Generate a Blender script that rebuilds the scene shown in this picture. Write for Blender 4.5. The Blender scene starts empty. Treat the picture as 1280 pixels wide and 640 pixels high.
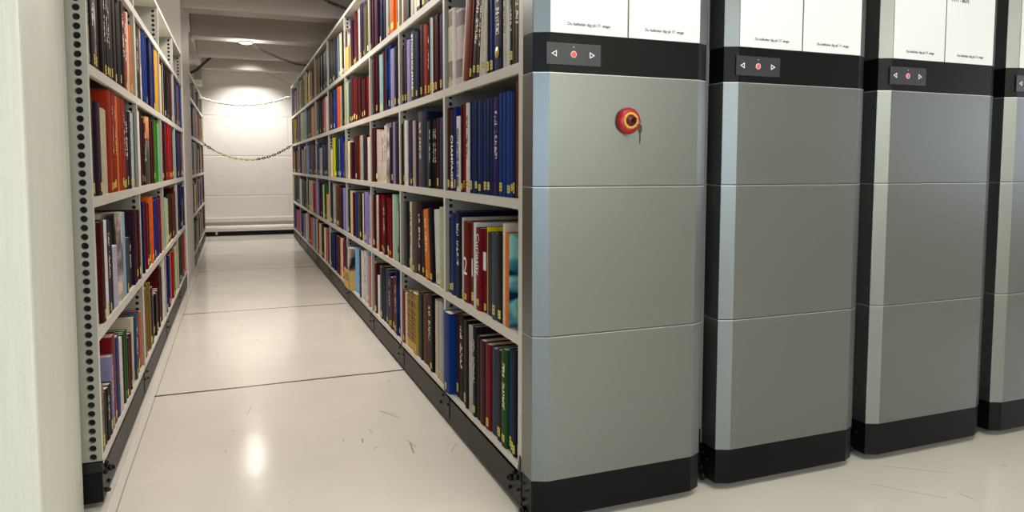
import bpy, bmesh, math, random
from mathutils import Vector, Matrix
random.seed(7)
C = bpy.context.scene.collection
S = bpy.context.scene
PI = math.pi

# ------------------------------------------------------------------ materials
def lin(c):
    return tuple(((v/255)/12.92 if v/255 <= .04045 else ((v/255+.055)/1.055)**2.4) for v in c)

def newmat(name):
    m = bpy.data.materials.new(name); m.use_nodes = True
    nt = m.node_tree; b = nt.nodes['Principled BSDF']
    return m, nt, b

def N(nt, t, **kw):
    n = nt.nodes.new(t)
    for k, v in kw.items(): setattr(n, k, v)
    return n

def math_n(nt, op, a, b=None, c=None):
    n = N(nt, 'ShaderNodeMath', operation=op)
    for i, v in enumerate((a, b, c)):
        if v is None: continue
        if isinstance(v, (int, float)): n.inputs[i].default_value = v
        else: nt.links.new(v, n.inputs[i])
    return n.outputs[0]

def mixc(nt, f, a, b):
    n = N(nt, 'ShaderNodeMix', data_type='RGBA')
    for s, v in ((n.inputs[0], f), (n.inputs[6], a), (n.inputs[7], b)):
        if isinstance(v, (int, float)): s.default_value = v
        elif isinstance(v, tuple): s.default_value = (*v[:3], 1)
        else: nt.links.new(v, s)
    return n.outputs[2]

def simple(name, col, rough=.5, metal=0, var=.08, scale=30, bump=0, bscale=200, spec=.5, aniso=None):
    m, nt, b = newmat(name)
    tc = N(nt, 'ShaderNodeTexCoord')
    nz = N(nt, 'ShaderNodeTexNoise'); nz.inputs['Scale'].default_value = scale; nz.inputs['Detail'].default_value = 4
    nt.links.new(tc.outputs['Object'], nz.inputs['Vector'])
    c = lin(col)
    o = mixc(nt, nz.outputs['Fac'], tuple(v*(1-var) for v in c), tuple(min(1, v*(1+var)) for v in c))
    nt.links.new(o, b.inputs['Base Color'])
    b.inputs['Roughness'].default_value = rough; b.inputs['Metallic'].default_value = metal
    b.inputs['Specular IOR Level'].default_value = spec
    if bump:
        n2 = N(nt, 'ShaderNodeTexNoise'); n2.inputs['Scale'].default_value = bscale; n2.inputs['Detail'].default_value = 5
        nt.links.new(tc.outputs['Object'], n2.inputs['Vector'])
        bp = N(nt, 'ShaderNodeBump'); bp.inputs['Strength'].default_value = bump; bp.inputs['Distance'].default_value = .01
        nt.links.new(n2.outputs['Fac'], bp.inputs['Height']); nt.links.new(bp.outputs[0], b.inputs['Normal'])
    return m

M = {}
M['panel'] = simple('brushed_grey_panel', (124, 130, 128), .33, .9, .04, 220, .04, 900)
M['seam'] = simple('edge_glint_colour', (196, 198, 196), .3, .6)
M['plastic'] = simple('black_satin_plastic', (8, 8, 10), .35, 0, .1, 40, spec=.16)
M['rail'] = simple('black_painted_steel', (15, 14, 14), .45, 0, .25, 25, .05, 60, spec=.3)
M['bolt'] = simple('black_bolt_steel', (24, 24, 25), .35, .5)
M['rack'] = simple('cream_rack_steel', (206, 203, 192), .38, 0, .04, 15)
M['racksheet'] = simple('grey_rack_sheet', (150, 150, 141), .4, .1, .04, 15)
M['hole'] = simple('hole_shade', (14, 16, 22), .8)
M['paper'] = simple('white_sign_paper', (228, 231, 231), .35, 0, .01, 8)
M['ink'] = simple('black_ink', (34, 34, 36), .6)
M['keypad'] = simple('dark_grey_keypad', (40, 44, 50), .35, 0, .05)
M['white'] = simple('white_print', (240, 240, 240), .5)
M['red'] = simple('red_button_plastic', (164, 14, 34), .28, 0, .03)
M['redlight'] = simple('pale_red_button', (236, 88, 84), .4, 0, .03)
M['yellow'] = simple('yellow_ring_plastic', (216, 158, 58), .4)
M['darkred'] = simple('dark_red_plastic', (96, 14, 20), .4)
M['chrome'] = simple('key_metal', (70, 66, 64), .3, .9)
M['redpipe'] = simple('dark_red_pipe_paint', (66, 12, 18), .4)
M['cable'] = simple('grey_cable_sheath', (52, 46, 44), .5)
M['cream'] = simple('cream_conduit', (200, 194, 184), .5)
M['chainy'] = simple('yellow_chain_plastic', (248, 236, 170), .5)
M['chaink'] = simple('black_chain_plastic', (40, 36, 40), .5)
M['chainw'] = simple('white_chain_plastic', (238, 236, 228), .5)
M['page'] = simple('book_page_paper', (214, 204, 182), .8, 0, .1, 90)
M['tan'] = simple('tan_cardboard', (206, 168, 92), .7, 0, .06, 60)
M['ceiling'] = simple('ceiling_paint', (206, 197, 190), .7, 0, .05, 3, .15, 25)
M['gold'] = simple('gold_foil', (212, 176, 84), .35, .4)

# plaster: board-marked painted concrete
def plaster(name, col, bx=.6):
    m, nt, b = newmat(name)
    tc = N(nt, 'ShaderNodeTexCoord')
    n1 = N(nt, 'ShaderNodeTexNoise'); n1.inputs['Scale'].default_value = 14; n1.inputs['Detail'].default_value = 9; n1.inputs['Roughness'].default_value = .65
    mp = N(nt, 'ShaderNodeMapping'); mp.inputs['Scale'].default_value = (9, 9, .6)
    n2 = N(nt, 'ShaderNodeTexNoise'); n2.inputs['Scale'].default_value = 3; n2.inputs['Detail'].default_value = 5
    nt.links.new(tc.outputs['Object'], n1.inputs['Vector']); nt.links.new(tc.outputs['Object'], mp.inputs['Vector'])
    nt.links.new(mp.outputs[0], n2.inputs['Vector'])
    h = math_n(nt, 'ADD', math_n(nt, 'MULTIPLY', n1.outputs['Fac'], .5), math_n(nt, 'MULTIPLY', n2.outputs['Fac'], .9))
    c = lin(col)
    nt.links.new(mixc(nt, n2.outputs['Fac'], tuple(v*.93 for v in c), tuple(min(1, v*1.04) for v in c)), b.inputs['Base Color'])
    bp = N(nt, 'ShaderNodeBump'); bp.inputs['Strength'].default_value = bx; bp.inputs['Distance'].default_value = .012
    nt.links.new(h, bp.inputs['Height']); nt.links.new(bp.outputs[0], b.inputs['Normal'])
    b.inputs['Roughness'].default_value = .55
    return m
M['plaster'] = plaster('painted_concrete_pillar', (226, 228, 216))
M['wall'] = plaster('white_wall_paint', (228, 222, 214), .2)

# far wall: painted blockwork with fine joints
def blockwall():
    m, nt, b = newmat('painted_block_wall')
    tc = N(nt, 'ShaderNodeTexCoord')
    mp = N(nt, 'ShaderNodeMapping'); mp.inputs['Rotation'].default_value = (PI/2, 0, 0)
    nt.links.new(tc.outputs['Object'], mp.inputs['Vector'])
    br = N(nt, 'ShaderNodeTexBrick'); br.inputs['Scale'].default_value = 1
    br.inputs['Brick Width'].default_value = 40; br.inputs['Row Height'].default_value = .565
    br.inputs['Mortar Size'].default_value = .011; br.inputs['Mortar Smooth'].default_value = .6
    c = lin((232, 226, 218)); br.inputs['Color1'].default_value = (*c, 1)
    br.inputs['Color2'].default_value = (*[v*.97 for v in c], 1); br.inputs['Mortar'].default_value = (*[v*.9 for v in c], 1)
    nt.links.new(mp.outputs[0], br.inputs['Vector']); nt.links.new(br.outputs['Color'], b.inputs['Base Color'])
    nz = N(nt, 'ShaderNodeTexNoise'); nz.inputs['Scale'].default_value = 7; nz.inputs['Detail'].default_value = 9
    nt.links.new(tc.outputs['Object'], nz.inputs['Vector'])
    h = math_n(nt, 'SUBTRACT', math_n(nt, 'MULTIPLY', nz.outputs['Fac'], 1.6), br.outputs['Fac'])
    bp = N(nt, 'ShaderNodeBump'); bp.inputs['Strength'].default_value = .35; bp.inputs['Distance'].default_value = .01
    nt.links.new(h, bp.inputs['Height']); nt.links.new(bp.outputs[0], b.inputs['Normal'])
    b.inputs['Roughness'].default_value = .6
    return m
M['block'] = blockwall()

# floor: glossy painted concrete slabs, dark joints, scuffs with a shape of their own
def floor_mat():
    m, nt, b = newmat('glossy_painted_concrete_floor')
    tc = N(nt, 'ShaderNodeTexCoord'); sp = N(nt, 'ShaderNodeSeparateXYZ')
    nt.links.new(tc.outputs['Object'], sp.inputs[0])
    X, Y = sp.outputs[0], sp.outputs[1]
    nz = N(nt, 'ShaderNodeTexNoise'); nz.inputs['Scale'].default_value = 2.2; nz.inputs['Detail'].default_value = 8; nz.inputs['Roughness'].default_value = .6
    nt.links.new(tc.outputs['Object'], nz.inputs['Vector'])
    c = lin((226, 221, 209))
    col = mixc(nt, nz.outputs['Fac'], tuple(v*.88 for v in c), tuple(min(1, v*1.1) for v in c))
    # slab joints
    j = None
    wob = math_n(nt, 'MULTIPLY', math_n(nt, 'SUBTRACT', nz.outputs['Fac'], .5), .02)
    Yw = math_n(nt, 'ADD', Y, wob)
    inx = math_n(nt, 'MULTIPLY', math_n(nt, 'GREATER_THAN', X, -1.09), math_n(nt, 'LESS_THAN', X, .01))
    for y, w in ((1.645, .0085), (3.46, .0085), (5.5, .008), (6.75, .007)):
        d = math_n(nt, 'ABSOLUTE', math_n(nt, 'SUBTRACT', math_n(nt, 'ADD', Yw, math_n(nt, 'MULTIPLY', X, -.012)), y))
        s = math_n(nt, 'LESS_THAN', d, w)
        s = math_n(nt, 'MULTIPLY', s, inx)
        j = s if j is None else math_n(nt, 'MAXIMUM', j, s)
    Xw = math_n(nt, 'ADD', X, math_n(nt, 'MULTIPLY', wob, .25))
    d = math_n(nt, 'ABSOLUTE', math_n(nt, 'SUBTRACT', Xw, -1.086))
    jl = math_n(nt, 'MULTIPLY', math_n(nt, 'LESS_THAN', d, .0016), math_n(nt, 'GREATER_THAN', Y, .2))
    j = math_n(nt, 'MAXIMUM', j, math_n(nt, 'MULTIPLY', jl, .6))
    col = mixc(nt, j, col, lin((50, 46, 40)))
    # scuffs: short segments
    def seg(ax, ay, bx, by, w):
        L = math.hypot(bx-ax, by-ay); ux, uy = (bx-ax)/L, (by-ay)/L
        dx = math_n(nt, 'SUBTRACT', X, ax); dy = math_n(nt, 'SUBTRACT', Y, ay)
        t = math_n(nt, 'ADD', math_n(nt, 'MULTIPLY', dx, ux), math_n(nt, 'MULTIPLY', dy, uy))
        q = math_n(nt, 'ABSOLUTE', math_n(nt, 'ADD', math_n(nt, 'MULTIPLY', dx, -uy), math_n(nt, 'MULTIPLY', dy, ux)))
        tt = math_n(nt, 'MULTIPLY', math_n(nt, 'GREATER_THAN', t, 0), math_n(nt, 'LESS_THAN', t, L))
        return math_n(nt, 'MULTIPLY', tt, math_n(nt, 'LESS_THAN', q, w))
    f = None
    for s in SCUFFS:
        g = seg(*s); f = g if f is None else math_n(nt, 'MAXIMUM', f, g)
    mp = N(nt, 'ShaderNodeMapping'); mp.inputs['Scale'].default_value = (26, 4.2, 1); mp.inputs['Rotation'].default_value = (0, 0, .7)
    nt.links.new(tc.outputs['Object'], mp.inputs['Vector'])
    n3 = N(nt, 'ShaderNodeTexNoise'); n3.inputs['Scale'].default_value = 1.4; n3.inputs['Detail'].default_value = 2
    nt.links.new(mp.outputs[0], n3.inputs['Vector'])
    f2 = math_n(nt, 'MULTIPLY', math_n(nt, 'GREATER_THAN', n3.outputs['Fac'], .735), .45)
    f = math_n(nt, 'MULTIPLY', math_n(nt, 'MAXIMUM', f, f2), .6)
    col = mixc(nt, f, col, lin((92, 84, 74)))
    nt.links.new(col, b.inputs['Base Color'])
    r = math_n(nt, 'ADD', math_n(nt, 'MULTIPLY', nz.outputs['Fac'], .13), .095)
    nt.links.new(r, b.inputs['Roughness'])
    n4 = N(nt, 'ShaderNodeTexNoise'); n4.inputs['Scale'].default_value = 5; n4.inputs['Detail'].default_value = 3
    nt.links.new(tc.outputs['Object'], n4.inputs['Vector'])
    bp = N(nt, 'ShaderNodeBump'); bp.inputs['Strength'].default_value = .12; bp.inputs['Distance'].default_value = .01
    nt.links.new(math_n(nt, 'SUBTRACT', n4.outputs['Fac'], j), bp.inputs['Height']); nt.links.new(bp.outputs[0], b.inputs['Normal'])
    return m
SCUFFS = [(-.218, 1.102, -.158, 1.0, .0022), (-.212, 1.098, -.16, 1.04, .0014), (-.175, .735, -.185, .63, .0028), (-.18, .76, -.166, .68, .0018),
          (-.33, .83, -.335, .79, .003), (-.31, .72, -.29, .735, .0016), (-.06, .60, -.02, .66, .0014), (-.7, 1.35, -.72, 1.25, .0012),
          (.80, -.28, .805, -.30, .003), (1.1, -.12, 1.24, -.28, .0012), (1.25, -.03, 1.42, -.16, .0012)]
M['floor'] = floor_mat()

# book cloth: colour per object, finish and print chosen by the object's colour alpha
def book_mat(name, attr=False):
    m, nt, b = newmat(name)
    tc = N(nt, 'ShaderNodeTexCoord')
    if attr:
        a = N(nt, 'ShaderNodeAttribute'); a.attribute_name = 'tint'; base = a.outputs['Color']; al = None
    else:
        oi = N(nt, 'ShaderNodeObjectInfo'); base = oi.outputs['Color']; al = oi.outputs['Alpha']; rnd = oi.outputs['Random']
    nz = N(nt, 'ShaderNodeTexNoise'); nz.inputs['Scale'].default_value = 35; nz.inputs['Detail'].default_value = 5
    nt.links.new(tc.outputs['Object'], nz.inputs['Vector'])
    hv = N(nt, 'ShaderNodeHueSaturation'); nt.links.new(base, hv.inputs['Color'])
    nt.links.new(math_n(nt, 'ADD', math_n(nt, 'MULTIPLY', nz.outputs['Fac'], .5), .75), hv.inputs['Value'])
    col = hv.outputs[0]
    if not attr:
        g = N(nt, 'ShaderNodeSeparateXYZ'); nt.links.new(tc.outputs['Generated'], g.inputs[0])
        spine = math_n(nt, 'LESS_THAN', g.outputs[0], .06)
        def band(s, lo, hi): return math_n(nt, 'MULTIPLY', math_n(nt, 'GREATER_THAN', s, lo), math_n(nt, 'LESS_THAN', s, hi))
        def style(v): return math_n(nt, 'LESS_THAN', math_n(nt, 'ABSOLUTE', math_n(nt, 'SUBTRACT', al, v)), .05)
        off = math_n(nt, 'MULTIPLY', rnd, 37)
        cv = N(nt, 'ShaderNodeCombineXYZ')
        nt.links.new(math_n(nt, 'MULTIPLY', g.outputs[1], 2.6), cv.inputs[0])
        nt.links.new(math_n(nt, 'MULTIPLY', g.outputs[2], 34), cv.inputs[1]); nt.links.new(off, cv.inputs[2])
        tn = N(nt, 'ShaderNodeTexNoise'); tn.inputs['Scale'].default_value = 1.5; tn.inputs['Detail'].default_value = 1
        nt.links.new(cv.outputs[0], tn.inputs['Vector'])
        wr = math_n(nt, 'MULTIPLY', math_n(nt, 'GREATER_THAN', tn.outputs['Fac'], .5), band(g.outputs[1], .3, .7))
        wr = math_n(nt, 'MULTIPLY', wr, math_n(nt, 'MAXIMUM', band(g.outputs[2], .38, .66), band(g.outputs[2], .72, .86)))
        wr = math_n(nt, 'MULTIPLY', wr, spine)
        col = mixc(nt, math_n(nt, 'MULTIPLY', wr, style(.8)), col, lin((222, 214, 190)))
        col = mixc(nt, math_n(nt, 'MULTIPLY', wr, style(.6)), col, lin((46, 36, 34)))
        # stacked bands of another tone
        bl = math_n(nt, 'MULTIPLY', style(.4), math_n(nt, 'MAXIMUM', band(g.outputs[2], .1, .34), band(g.outputs[2], .78, .97)))
        h2 = N(nt, 'ShaderNodeHueSaturation'); nt.links.new(base, h2.inputs['Color']); h2.inputs['Value'].default_value = .45; h2.inputs['Saturation'].default_value = 1.3
        col = mixc(nt, bl, col, h2.outputs[0])
        # printed picture
        pn = N(nt, 'ShaderNodeTexNoise'); pn.inputs['Scale'].default_value = 11; pn.inputs['Detail'].default_value = 3
        cv2 = N(nt, 'ShaderNodeCombineXYZ'); nt.links.new(off, cv2.inputs[0])
        va = N(nt, 'ShaderNodeVectorMath', operation='ADD'); nt.links.new(tc.outputs['Object'], va.inputs[0]); nt.links.new(cv2.outputs[0], va.inputs[1])
        nt.links.new(va.outputs[0], pn.inputs['Vector'])
        rp = N(nt, 'ShaderNodeValToRGB'); e = rp.color_ramp.elements
        e[0].position = .4; e[0].color = (*lin((38, 34, 40)), 1); e[1].position = .62; e[1].color = (*lin((226, 216, 204)), 1)
        e2 = rp.color_ramp.elements.new(.5); e2.color = (*lin((150, 124, 118)), 1)
        nt.links.new(pn.outputs['Fac'], rp.inputs[0])
        col = mixc(nt, math_n(nt, 'MULTIPLY', style(.2), .75), col, rp.outputs[0])
    nt.links.new(col, b.inputs['Base Color'])
    b.inputs['Roughness'].default_value = .5; b.inputs['Specular IOR Level'].default_value = .12
    return m
M['book'] = book_mat('book_cover_print')
M['books'] = book_mat('book_covers_far', True)

def label_mat():
    m, nt, b = newmat('yellow_call_number_label')
    tc = N(nt, 'ShaderNodeTexCoord'); g = N(nt, 'ShaderNodeSeparateXYZ'); nt.links.new(tc.outputs['Generated'], g.inputs[0])
    def band(s, lo, hi): return math_n(nt, 'MULTIPLY', math_n(nt, 'GREATER_THAN', s, lo), math_n(nt, 'LESS_THAN', s, hi))
    nz = N(nt, 'ShaderNodeTexNoise'); nz.inputs['Scale'].default_value = 160; nt.links.new(tc.outputs['Object'], nz.inputs['Vector'])
    f = math_n(nt, 'MULTIPLY', band(g.outputs[1], .3, .7), math_n(nt, 'MAXIMUM', band(g.outputs[2], .2, .4), band(g.outputs[2], .58, .8)))
    f = math_n(nt, 'MULTIPLY', f, math_n(nt, 'GREATER_THAN', nz.outputs['Fac'], .45))
    nt.links.new(mixc(nt, f, lin((214, 198, 84)), lin((36, 34, 26))), b.inputs['Base Color'])
    b.inputs['Roughness'].default_value = .5
    return m
M['label'] = label_mat()

# picture cover: teal waves on dark blue
def teal_mat():
    m, nt, b = newmat('teal_wave_picture')
    tc = N(nt, 'ShaderNodeTexCoord')
    mp = N(nt, 'ShaderNodeMapping'); mp.inputs['Scale'].default_value = (3, 1, 7); nt.links.new(tc.outputs['Object'], mp.inputs['Vector'])
    nz = N(nt, 'ShaderNodeTexNoise'); nz.inputs['Scale'].default_value = 2.2; nz.inputs['Detail'].default_value = 1.5; nz.inputs['Distortion'].default_value = .6
    nt.links.new(mp.outputs[0], nz.inputs['Vector'])
    r = N(nt, 'ShaderNodeValToRGB'); e = r.color_ramp.elements
    e[0].position = .42; e[0].color = (*lin((14, 40, 78)), 1); e[1].position = .56; e[1].color = (*lin((150, 214, 206)), 1)
    x = r.color_ramp.elements.new(.49); x.color = (*lin((46, 132, 150)), 1)
    nt.links.new(nz.outputs['Fac'], r.inputs[0]); nt.links.new(r.outputs[0], b.inputs['Base Color']); b.inputs['Roughness'].default_value = .25
    return m
M['teal'] = teal_mat()

def sunset_mat():
    m, nt, b = newmat('sunset_picture_spine')
    tc = N(nt, 'ShaderNodeTexCoord'); g = N(nt, 'ShaderNodeSeparateXYZ'); nt.links.new(tc.outputs['Generated'], g.inputs[0])
    r = N(nt, 'ShaderNodeValToRGB'); e = r.color_ramp.elements
    e[0].position = 0; e[0].color = (*lin((30, 34, 30)), 1); e[1].position = 1; e[1].color = (*lin((232, 168, 92)), 1)
    for p, c in ((.5, (58, 72, 60)), (.64, (120, 112, 84)), (.66, (70, 30, 20)), (.7, (226, 110, 40))):
        x = r.color_ramp.elements.new(p); x.color = (*lin(c), 1)
    nt.links.new(g.outputs[2], r.inputs[0]); nt.links.new(r.outputs[0], b.inputs['Base Color']); b.inputs['Roughness'].default_value = .35
    return m
M['sunset'] = sunset_mat()

def emis(name, col, st):
    m, nt, b = newmat(name)
    b.inputs['Emission Color'].default_value = (*lin(col), 1); b.inputs['Emission Strength'].default_value = st
    return m
M['lamp'] = emis('lamp_glass_lit', (255, 240, 214), 12)

# ------------------------------------------------------------------ geometry helpers
def add_box(bm, x0, y0, z0, x1, y1, z1, mi=0):
    vs = [bm.verts.new(p) for p in ((x0,y0,z0),(x1,y0,z0),(x1,y1,z0),(x0,y1,z0),(x0,y0,z1),(x1,y0,z1),(x1,y1,z1),(x0,y1,z1))]
    out = []
    for f in ((3,2,1,0),(4,5,6,7),(0,1,5,4),(1,2,6,5),(2,3,7,6),(3,0,4,7)):
        fc = bm.faces.new([vs[i] for i in f]); fc.material_index = mi; out.append(fc)
    return out

def add_prism(bm, pts, z0, z1, mi=0):
    lo = [bm.verts.new((x, y, z0)) for x, y in pts]; hi = [bm.verts.new((x, y, z1)) for x, y in pts]
    n = len(pts); fs = [bm.faces.new(lo[::-1]), bm.faces.new(hi)]
    for i in range(n): fs.append(bm.faces.new((lo[i], lo[(i+1) % n], hi[(i+1) % n], hi[i])))
    for f in fs: f.material_index = mi
    return fs

def add_cyl(bm, p0, p1, r0, r1=None, n=20, mi=0, caps=True):
    r1 = r0 if r1 is None else r1
    p0, p1 = Vector(p0), Vector(p1); d = (p1-p0).normalized()
    a = d.orthogonal().normalized(); b = d.cross(a)
    A = [bm.verts.new(p0+(a*math.cos(t)+b*math.sin(t))*r0) for t in [2*PI*i/n for i in range(n)]]
    B = [bm.verts.new(p1+(a*math.cos(t)+b*math.sin(t))*r1) for t in [2*PI*i/n for i in range(n)]]
    fs = [bm.faces.new((A[i], A[(i+1) % n], B[(i+1) % n], B[i])) for i in range(n)]
    if caps: fs += [bm.faces.new(A[::-1]), bm.faces.new(B)]
    for f in fs: f.material_index = mi; f.smooth = True
    if caps: fs[-1].smooth = fs[-2].smooth = False
    return fs

def add_lathe(bm, o, axis, prof, n=32, mi=0):
    o = Vector(o); d = Vector(axis).normalized(); a = d.orthogonal().normalized(); b = d.cross(a)
    rings = []
    for r, h in prof:
        rings.append([bm.verts.new(o+d*h+(a*math.cos(2*PI*i/n)+b*math.sin(2*PI*i/n))*max(r, 1e-5)) for i in range(n)])
    for q in range(len(rings)-1):
        A, B = rings[q], rings[q+1]
        for i in range(n):
            f = bm.faces.new((A[i], A[(i+1) % n], B[(i+1) % n], B[i])); f.smooth = True; f.material_index = mi

def add_tube(bm, pts, r, n=10, mi=0):
    pts = [Vector(p) for p in pts]; rings = []; up = Vector((0, 0, 1)); prev = None
    for i, p in enumerate(pts):
        d = (pts[min(i+1, len(pts)-1)]-pts[max(i-1, 0)]).normalized()
        if prev is None:
            a = d.orthogonal().normalized()
        else:
            a = (prev-d*prev.dot(d)).normalized()
        prev = a; b = d.cross(a)
        rings.append([bm.verts.new(p+(a*math.cos(2*PI*k/n)+b*math.sin(2*PI*k/n))*r) for k in range(n)])
    for A, B in zip(rings, rings[1:]):
        for k in range(n):
            f = bm.faces.new((A[k], A[(k+1) % n], B[(k+1) % n], B[k])); f.smooth = True; f.material_index = mi
    bm.faces.new(rings[0][::-1]).material_index = mi; bm.faces.new(rings[-1]).material_index = mi

def obj(name, bm, mats, parent=None, bevel=0, seg=2, loc=None):
    bmesh.ops.recalc_face_normals(bm, faces=bm.faces)
    me = bpy.data.meshes.new(name); bm.to_mesh(me); bm.free()
    for m in (mats if isinstance(mats, (list, tuple)) else [mats]): me.materials.append(m)
    o = bpy.data.objects.new(name, me); C.objects.link(o)
    if parent: o.parent = parent
    if loc: o.location = loc
    if bevel:
        b = o.modifiers.new('bevel', 'BEVEL'); b.width = bevel; b.segments = seg; b.limit_method = 'ANGLE'; b.angle_limit = math.radians(40)
    return o

def BM(): return bmesh.new()
def boxobj(name, x0, y0, z0, x1, y1, z1, m, parent=None, bevel=0):
    bm = BM(); add_box(bm, x0, y0, z0, x1, y1, z1); return obj(name, bm, m, parent, bevel)

def struct(name, bm, m, bevel=0):
    o = obj(name, bm, m, None, bevel); o['kind'] = 'structure'; return o
def structbox(name, x0, y0, z0, x1, y1, z1, m, bevel=0):
    bm = BM(); add_box(bm, x0, y0, z0, x1, y1, z1); return struct(name, bm, m, bevel)

def tag(o, label, cat, group=None):
    o['label'] = label; o['category'] = cat
    if group: o['group'] = group
    return o
def empty(name, loc=(0, 0, 0)):
    o = bpy.data.objects.new(name, None); C.objects.link(o); o.location = loc; o.empty_display_size = .1; return o

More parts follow.
